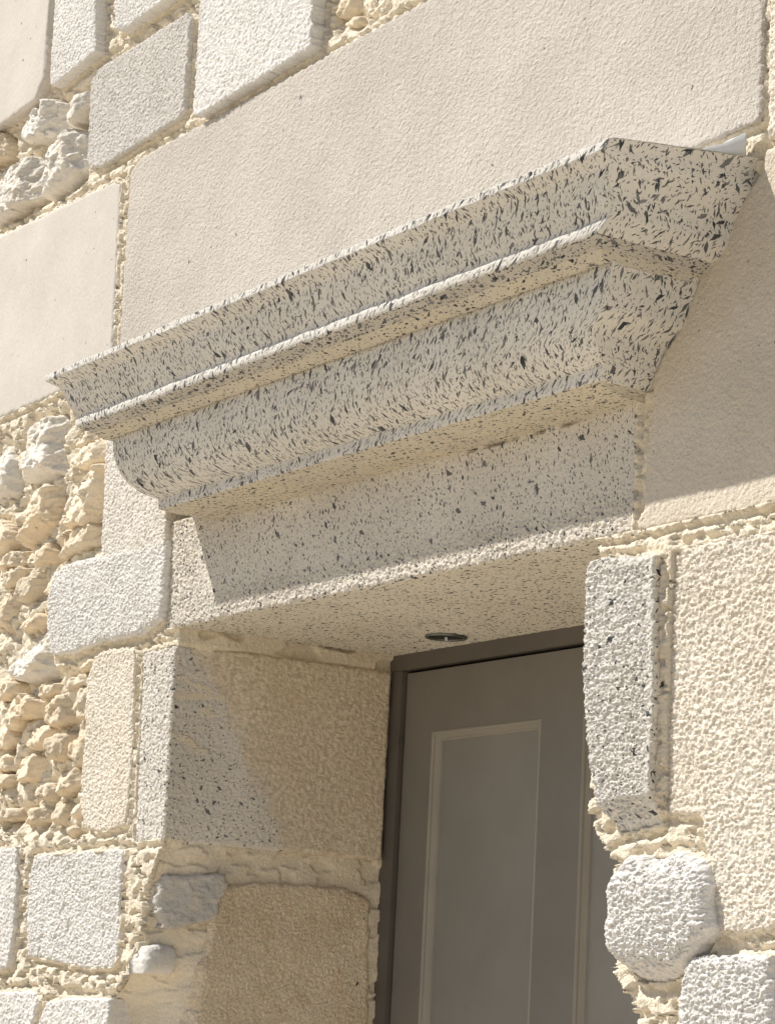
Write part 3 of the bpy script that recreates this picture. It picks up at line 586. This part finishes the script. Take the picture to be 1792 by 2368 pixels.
# ------------------------------------------------------------------ swept stones: corner block and lintel
def corner_block():
    """block on the left jamb: front face and reveal face in one stone"""
    zs = np.arange(1.718, 2.0235, 0.0014); r = 0.006; yb = 0.388
    sF = np.arange(0, 0.11, 0.0018); sR = np.arange(0, yb, 0.0019)
    a = np.linspace(0, 1, 6)[1:-1]*math.pi/2
    nF, nR = len(sF), len(sR)
    S = nF+len(a)+nR; Zg = np.repeat(zs[:, None], S, 1)
    xl = np.interp(Zg, [1.718, 2.022], [-0.112, -0.131]); xc = np.interp(Zg, [1.718, 1.76, 2.022], [-0.019, -0.018, -0.023])+0.0012*fbm(Zg, Zg*0, 0.02, 2, 3)
    Xg = np.zeros_like(Zg); Yg = np.zeros_like(Zg); Nx = np.zeros_like(Zg); Ny = np.zeros_like(Zg); sg = np.zeros_like(Zg)
    t = sF/sF[-1]
    Xg[:, :nF] = xl[:, :nF]+(xc[:, :nF]-r-xl[:, :nF])*t; Ny[:, :nF] = -1; sg[:, :nF] = Xg[:, :nF]
    for i, b in enumerate(a):
        Xg[:, nF+i] = xc[:, 0]-r+r*np.sin(b); Yg[:, nF+i] = r-r*np.cos(b); Nx[:, nF+i] = np.sin(b); Ny[:, nF+i] = -np.cos(b); sg[:, nF+i] = xc[:, 0]+b*r*.5
    k = nF+len(a)
    Yg[:, k:] = r+(yb-r)*sR/sR[-1]; Xg[:, k:] = xc[:, k:]+(0.0-xc[:, k:])*sstep(0, 0.16, Yg[:, k:]); Nx[:, k:] = 1; sg[:, k:] = xc[:, k:]+Yg[:, k:]+0.004
    dz = np.minimum(Zg-zs[0], zs[-1]-Zg); dl = sg-xl; dr = yb-Yg; d = np.minimum(np.minimum(dz, dl), dr)
    tt = np.clip(1-d/0.007, 0, 1); h = -0.007*(1-np.sqrt(1-tt*tt))
    rev = sstep(0.0, 0.02, Yg)
    h = h + (1-rev)*hammered(0.0013, 0.0048, 31)(sg, Zg, d) + rev*hammered(0.0008, 0.0046, 32, 0.0015)(sg, Zg, d)
    wob = 0.0025*fbm(sg, Zg, 0.02, 3, 71)*sstep(0.012, 0, dz)
    P = np.stack([Xg+h*Nx, Yg+h*Ny, Zg+wob], -1)
    ring = P.copy()
    V = P.reshape(-1, 3); F = quads(np.ones((len(zs)-1, S-1), bool)); uv = np.stack([sg, Zg], -1).reshape(-1, 2)
    # top and bottom and side closed by a shallow return
    nz = len(zs); ids = np.arange(nz*S).reshape(nz, S)
    add = []; Fa = []; n0 = len(V)
    for row, flip in ((ids[0], False), (ids[-1], True)):
        q = V[row].copy(); q[:, 0] -= 0.05*Nx[0]; q[:, 1] -= 0.05*Ny[0]
        nn = n0+sum(len(x) for x in add); add.append(q); j = np.arange(S-1)
        f = np.stack([row[:-1], nn+j, nn+j+1, row[1:]], 1); Fa.append(f if not flip else f[:, ::-1])
    q = V[ids[:, 0]].copy(); q[:, 1] += 0.05; nn = n0+sum(len(x) for x in add); add.append(q); j = np.arange(nz-1)
    Fa.append(np.stack([ids[:-1, 0], ids[1:, 0], nn+j+1, nn+j], 1))
    V2 = np.concatenate([V]+add); uv2 = np.concatenate([uv]+[x[:, [0, 2]] for x in add])
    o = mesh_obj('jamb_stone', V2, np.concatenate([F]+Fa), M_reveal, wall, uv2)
    o['label'] = 'corner block of the left jamb, speckled at its edge and yellowed inside the reveal'
corner_block()
relief('reveal_stone', [(0.088,1.648),(0.13,1.664),(0.235,1.668),(0.32,1.667),(0.372,1.655),(0.377,1.44),(0.377,1.18),(0.07,1.18),(0.062,1.42),(0.076,1.55)], M_brown, wall, frame=REV,
       face=0.000, res=0.0015, edge=0.008, drop=0.007, jit=0.004, jsize=0.03, depth=0.05, hf=hammered(0.0008, 0.0048, 33, 0.003), seed=33)['label'] = 'large browned stone in the left reveal below the yellowed block'
def rough_rock(amp, seed):
    def f(u, v, d): return amp*(fbm(u, v, 0.03, 4, seed, 0.6)+0.5*ridged(u, v, 0.02, 3, seed+2))
    return f
rv2 = np.array(REVEAL['RV2']); rv2 = rv2.mean(0)+(rv2-rv2.mean(0))*1.2; rv2[:, 0] += 0.006-rv2[:, 0].min()
rv3 = np.array(REVEAL['RV3']); rv3[:, 0] += -0.004-rv3[:, 0].min()
relief('reveal_stone', rv2, M_slate, wall, frame=(np.array((0., 0, 0)), REV[1], REV[2], REV[3]), face=-0.022, edge=0.006, drop=0.006, depth=0.05, hf=lambda u, v, d: rough_rock(0.003, 44)(u, v, d)+0.5*(u-0.035), res=0.002, seed=44)['label'] = 'small rough grey stone in the left reveal'
relief('reveal_stone', rv3, M_white, wall, frame=REV, face=-0.036, jit=0.0008, edge=0.022, drop=0.018, depth=0.06, hf=rough_rock(0.001, 45), res=0.002, seed=45)['label'] = 'small smooth white stone at the left jamb edge'
relief('reveal_stone', [(0.07, 0.62), (0.37, 0.62), (0.37, 1.15), (0.07, 1.15)], M_brown, wall, frame=REV, face=0.0, edge=0.03, drop=0.016, jit=0.006, res=0.006, hf=hammered(0.001, 0.02, 46, 0.003), seed=46)
relief('reveal_stone', [(0.07, 0.06), (0.37, 0.06), (0.37, 0.58), (0.07, 0.58)], M_brown, wall, frame=REV, face=0.0, edge=0.03, drop=0.016, jit=0.006, res=0.006, hf=hammered(0.001, 0.02, 47, 0.003), seed=47)

lintel = empty('lintel', (0.53, 0.0, 2.05), 'grey speckled stone lintel spanning the door opening under the cornice', 'lintel')
def make_lintel():
    x0, x1, zt, zb, yb, r = -0.058, 1.113, 2.222, 2.050, 0.44, 0.005
    xs = np.arange(x0, x1, 0.0018)
    sz = np.arange(zt, zb+r, -0.0014); a = np.linspace(0, 1, 6)[1:-1]*math.pi/2; sy = np.arange(r, yb, 0.003)
    zz = np.concatenate([sz, zb+r-r*np.sin(a), np.full(len(sy), zb)]); yy = np.concatenate([np.zeros(len(sz)), r-r*np.cos(a), sy])
    nz = np.concatenate([np.zeros(len(sz)), -np.sin(a), -np.ones(len(sy))]); ny = np.concatenate([-np.ones(len(sz)), -np.cos(a), np.zeros(len(sy))])
    sv = np.concatenate([[0], np.cumsum(np.hypot(np.diff(zz), np.diff(yy)))])
    X, SV = np.meshgrid(xs, sv); Zg = np.repeat(zz[:, None], len(xs), 1); Yg = np.repeat(yy[:, None], len(xs), 1)
    d = np.minimum(X-x0, x1-X); tt = np.clip(1-d/0.006, 0, 1); h = -0.005*(1-np.sqrt(1-tt*tt))
    low = sstep(2.12, 2.07, Zg)*sstep(0.03, 0.0, Yg); lf = sstep(0.12, 0.0, X)*sstep(0.02, 0.0, Yg)
    h = h + (0.0004+0.0012*np.maximum(low, lf))*hammered(1.0, 0.0050, 51)(X, SV, d)
    h = h - 0.010*sstep(2.2015, 2.2045, Zg)*sstep(0.70, 0.82, X)*sstep(1.02, 0.95, X)*sstep(-0.2, 0.2, fbm(X, X*0, 0.06, 2, 6))
    zz2 = 0.0015*fbm(X, SV*0, 0.03, 3, 53)*sstep(0.03, 0.0, np.abs(SV-(zt-zb)))
    P = np.stack([X, Yg+h*ny[:, None], Zg+h*nz[:, None]+zz2], -1); V = P.reshape(-1, 3)
    nv = len(sv); nx = len(xs); uv = np.stack([X, -SV], -1).reshape(-1, 2)
    F = quads(np.ones((nv-1, nx-1), bool))[:, ::-1]
    kf = len(sz)+2
    fa = F.reshape(nv-1, nx-1, 4)
    ids = np.arange(nv*nx).reshape(nv, nx)
    def sub(rows, name, mat):
        if name == 'soffit':
            q = ids[rows[0]::2, ::2]; ff = np.stack([q[:-1, :-1], q[1:, :-1], q[1:, 1:], q[:-1, 1:]], -1).reshape(-1, 4)
        else: ff = fa[rows].reshape(-1, 4)
        u = np.unique(ff); mp = np.full(len(V), -1); mp[u] = np.arange(len(u))
        VV = V[u]; FF = [mp[ff]]; UU = uv[u]
        if name == 'front_face':                                # ends going back into the joints
            for cidx, flip in ((0, False), (nx-1, True)):
                col = mp[ids[rows[0]:rows[-1]+2, cidx]]; q = VV[col].copy(); q[:, 1] += 0.06; nn = len(VV); j = np.arange(len(col)-1)
                f = np.stack([col[:-1], nn+j, nn+j+1, col[1:]], 1); FF.append(f[:, ::-1] if flip else f); VV = np.concatenate([VV, q]); UU = np.concatenate([UU, q[:, [1, 2]]])
        mesh_obj(name, VV, np.concatenate(FF), mat, lintel, UU)
    sub(np.arange(0, kf), 'front_face', M_lintel); sub(np.arange(kf, nv-1), 'soffit', M_soffit)
make_lintel()

# ------------------------------------------------------------------ cornice
cornice = empty('cornice', (0.6, 0.0, 2.21), 'projecting moulded cornice of black flecked pale stone above the door', 'cornice')
PROFILE = {
 'crown_fascia': [(-0.03, 2.464), (0.0, 2.460), (0.10, 2.447), (0.209, 2.4345), (0.2135, 2.4325), (0.2132, 2.4235), (0.2115, 2.4225), (0.204, 2.4175), (0.1965, 2.4125), (0.1925, 2.405), (0.187, 2.392), (0.180, 2.378), (0.1735, 2.368), (0.1722, 2.3635), (0.1742, 2.361), (0.1748, 2.357), (0.174, 2.351), (0.172, 2.3485)],
 'drip_soffit': [(0.172, 2.3485), (0.168, 2.3467), (0.160, 2.3425), (0.153, 2.3395)],
 'cavetto': [(0.153, 2.3395), (0.149, 2.3365), (0.145, 2.3325), (0.140, 2.3295), (0.135, 2.3285), (0.131, 2.3305), (0.1295, 2.3355)],
 'ovolo_moulding': [(0.1295, 2.3355), (0.1292, 2.330), (0.1290, 2.320), (0.1275, 2.305), (0.124, 2.290), (0.117, 2.273), (0.107, 2.258), (0.094, 2.2455), (0.080, 2.238), (0.073, 2.2355)],
 'lower_fillet': [(0.073, 2.2355), (0.0728, 2.232), (0.0722, 2.2215), (0.0705, 2.2185)],
 'bed_soffit': [(0.0705, 2.2185), (0.055, 2.213), (0.030, 2.2085), (0.0, 2.2065), (-0.03, 2.206)],
}
XR_Z = [(2.200, 1.118), (2.215, 1.128), (2.235, 1.147), (2.250, 1.158), (2.265, 1.168), (2.283, 1.200), (2.305, 1.213), (2.324, 1.223), (2.340, 1.233), (2.352, 1.262), (2.366, 1.278), (2.381, 1.284), (2.392, 1.289), (2.420, 1.313), (2.434, 1.323), (2.465, 1.326)]
def make_cornice():
    s0 = 0.0
    for part, prof in PROFILE.items():
        P = np.array(prof); seg = np.hypot(*np.diff(P, axis=0).T); cum = np.concatenate([[0], np.cumsum(seg)])
        n = max(6, int(cum[-1]/0.0028)); s = np.unique(np.concatenate([np.linspace(0, cum[-1], n), cum]))
        s = s[np.concatenate([[True], np.diff(s) > 0.0006])]
        p = np.interp(s, cum, P[:, 0]); z = np.interp(s, cum, P[:, 1])
        if part == 'ovolo_moulding':                             # smooth curve through the points
            for _ in range(3): p[1:-1] = (p[:-2]+2*p[1:-1]+p[2:])/4; z[1:-1] = (z[:-2]+2*z[1:-1]+z[2:])/4
        xl = 0.1-p; xr = np.interp(z, [a for a, b in XR_Z], [b for a, b in XR_Z]); pp = np.maximum(p, -0.03)
        nF = 260; nS = 40
        tL = np.linspace(0, 1, nS); tF = np.linspace(0, 1, nF); 
        m = len(s); rows = []
        for i in range(m):
            q = pp[i]; yb = 0.05
            L = np.stack([np.full(nS, xl[i]), yb+(-q-yb)*tL, np.full(nS, z[i])], 1)
            Fr = np.stack([xl[i]+(xr[i]-xl[i])*tF[1:-1], np.full(nF-2, -q), np.full(nF-2, z[i])], 1)
            R = np.stack([np.full(nS, xr[i]), -q+(yb+q)*tL, np.full(nS, z[i])], 1)
            rows.append(np.concatenate([L, Fr, R]))
        G = np.array(rows)                                        # m x N x 3
        lift = np.zeros(G.shape[:2])
        if part == 'crown_fascia':                                # the top slopes up towards the wall on the returns as well
            ret = np.ones(G.shape[1], bool); ret[nS:nS+nF-2] = False
            for i in range(m):
                if z[i] > 2.4222:
                    top = lambda y: 0.026*np.clip(1+y/0.209, 0, 1)
                    dz = np.where(ret, top(G[i, :, 1])-top(-pp[i]), 0); G[i, :, 2] += dz; lift[i] = dz
                    if pp[i] < 0.2089: G[i, -nS:, 0] = 1.3235; G[i, :nS, 0] = -0.109
        # length coordinate along the moulding, centred at each mitre
        ref = np.array([-0.05]); NN = G.shape[1]
        mid = G[m//2]; along = np.concatenate([[0], np.cumsum(np.hypot(np.diff(mid[:, 0]), np.diff(mid[:, 1])))])
        U = np.repeat(along[None], m, 0); Vv = np.repeat((-(s0+s))[:, None], NN, 1)+lift
        # small wear: wavering arrises and tooled unevenness
        w = 0.0006*fbm(U, Vv, 0.05, 3, 81)+0.0004*fbm(U, Vv, 0.009, 2, 85)
        chip = -0.0018*sstep(0.5, 0.7, fbm(U, Vv*0.5, 0.010, 2, 91))
        lipw = np.exp(-((np.repeat(z[:, None], NN, 1)-2.428)/0.006)**2)+np.exp(-((np.repeat(z[:, None], NN, 1)-2.356)/0.006)**2)
        w = w+chip*lipw*(part == 'crown_fascia')
        nx = np.zeros(NN); ny = np.full(NN, -1.0); nx[:nS] = -1; ny[:nS] = 0; nx[-nS:] = 1; ny[-nS:] = 0
        edge0 = sstep(0, 0.004, s)*sstep(0, 0.004, s[-1]-s); e = np.repeat(edge0[:, None], NN, 1)
        G[:, :, 0] += w*nx*e; G[:, :, 1] += w*ny*e; G[:, :, 2] += 0.0006*fbm(U, Vv, 0.04, 2, 95)*e
        V = G.reshape(-1, 3); F = quads(np.ones((m-1, NN-1), bool))[:, ::-1]
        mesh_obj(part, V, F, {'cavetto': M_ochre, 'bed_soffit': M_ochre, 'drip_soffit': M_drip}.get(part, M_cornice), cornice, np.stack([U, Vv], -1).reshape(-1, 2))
        s0 += s[-1]
make_cornice()

# sheet of flashing lying on the right end of the cornice
def flashing():
    xs = np.linspace(1.10, 1.316, 40); ts = np.linspace(0, 1, 24)
    X, T = np.meshgrid(xs, ts)
    Y = -0.080+0.068*T
    hgt = 0.003+0.026*sstep(1.20, 1.31, X)*T**1.3 + 0.0016*fbm(X, T*.12, 0.03, 2, 7)
    Zb = 2.4505+0.010*T
    V = np.stack([X, Y, Zb+hgt], -1).reshape(-1, 3); V2 = V.copy(); V2[:, 2] = (Zb-0.006).ravel()
    F = quads(np.ones((23, 39), bool)); n = len(V); ids = np.arange(n).reshape(24, 40)
    rim = np.concatenate([ids[0, :], ids[1:, -1], ids[-1, -2::-1], ids[-2:0:-1, 0]]); nx = np.roll(rim, -1)
    side = np.stack([rim, rim+n, nx+n, nx], 1)
    o = mesh_obj('flashing', np.concatenate([V, V2]), np.concatenate([F, F[:, ::-1]+n, side]), M_whitep, None)
    o['label'] = 'bent white metal flashing strip on the right end of the cornice top'; o['category'] = 'flashing'
flashing()

# ------------------------------------------------------------------ door
door = empty('door', (0.45, 0.40, 0.0), 'taupe panelled door in a dark brown frame deep in the stone opening', 'door')
def make_door():
    fy = 0.392
    fr = boxes_mesh('door_frame', [(-0.06, fy, 0.0, 0.0235, 0.47, 2.0235), (0.876, fy, 0.0, 0.96, 0.47, 2.0235), (-0.06, fy, 2.0240, 0.96, 0.47, 2.10)], M_frame, door, 0.0005)
    boxes_mesh('rubber_seal', [(0.0236, 0.425, 0.0, 0.0300, 0.45, 2.0200), (0.869, 0.425, 0.0, 0.8755, 0.45, 2.0200), (0.0236, 0.425, 2.0165, 0.8755, 0.4495, 2.0232)], M_black, fr, 0)
    y0, y1 = 0.400, 0.440
    xsP = [(0.109, 0.397), (0.504, 0.792)]; zsP = [(0.22, 0.95), (1.10, 1.918)]
    x0, x1, z0, z1 = 0.0280, 0.871, 0.02, 2.0190
    bx = [(x0, y0, z0, 0.109, y1, z1), (0.397, y0, z0, 0.504, y1, z1), (0.792, y0, z0, x1, y1, z1)]
    for a, b in xsP:
        for c, d in ((z0, 0.22), (0.95, 1.10), (1.918, z1)): bx.append((a, y0, c, b, y1, d))
    leaf = boxes_mesh('door_leaf', bx, M_leaf, door, 0)
    prof = [(-0.0018, 0.0), (-0.001, -0.0012), (0.0014, -0.0015), (0.0034, 0.0006), (0.0042, 0.0035), (0.0084, 0.0080), (0.0100, 0.0078), (0.0116, 0.0095), (0.0128, 0.0128)]
    for a, b in xsP:
        for c, d in zsP:
            V = []; 
            for w, dep in prof:
                for x, z in ((a+w, c+w), (b-w, c+w), (b-w, d-w), (a+w, d-w)): V.append((x, y0+dep, z))
            F = []
            for i in range(len(prof)-1):
                for j in range(4):
                    k = (j+1) % 4; F.append((i*4+j, i*4+k, (i+1)*4+k, (i+1)*4+j))
            mesh_obj('panel_moulding', np.array(V), np.array(F), M_mould, leaf, smooth=False)
            boxes_mesh('door_panel', [(a+0.010, y0+0.0124, c+0.010, b-0.010, y1-0.004, d-0.010)], M_panel, leaf, 0)
    boxes_mesh('hinge', [(0.0205, 0.389, 1.905, 0.0275, 0.397, 1.913)], M_metal, fr, 0.0008)
    return leaf
make_door()

# ------------------------------------------------------------------ recessed spotlight in the soffit
def spotlight():
    c = np.array((0.247, 0.324, 2.0495)); t = empty('ceiling_spotlight', tuple(c), 'small round unlit spotlight recessed in the speckled soffit above the door', 'spotlight')
    n = 48; a = np.arange(n)*2*math.pi/n; pr = [(0.0325, 0.0), (0.0325, -0.0026), (0.0312, -0.0034), (0.0285, -0.0030), (0.0270, -0.0008), (0.0262, 0.004)]
    V = np.array([(c[0]+r*math.cos(t_), c[1]+r*math.sin(t_), c[2]+dz) for r, dz in pr for t_ in a]); F = []
    for i in range(len(pr)-1):
        for j in range(n): F.append((i*n+j, (i+1)*n+j, (i+1)*n+(j+1) % n, i*n+(j+1) % n))
    mesh_obj('trim_ring', V, np.array(F)[:, ::-1], M_metal, t)
    V = np.array([(c[0]+0.0272*math.cos(t_), c[1]+0.0272*math.sin(t_), c[2]-0.0010) for t_ in a]+[(c[0], c[1], c[2]-0.0010)])
    mesh_obj('dark_lens', V, np.array([(j, n, (j+1) % n) for j in range(n)]), M_black, t)
    d = np.array((0.82, -0.57)); d /= np.linalg.norm(d); e = np.array((-d[1], d[0]))
    q = [c[:2]+d*u+e*v for u, v in ((-0.024, -0.002), (0.002, -0.002), (0.002, 0.002), (-0.024, 0.002))]
    V = np.array([(p[0], p[1], c[2]-0.0014) for p in q]+[(p[0], p[1], c[2]-0.0032) for p in q])
    mesh_obj('lamp_clip', V, np.array([(0, 1, 2, 3), (7, 6, 5, 4), (0, 4, 5, 1), (1, 5, 6, 2), (2, 6, 7, 3), (3, 7, 4, 0)]), M_whitep, t, smooth=False)
spotlight()
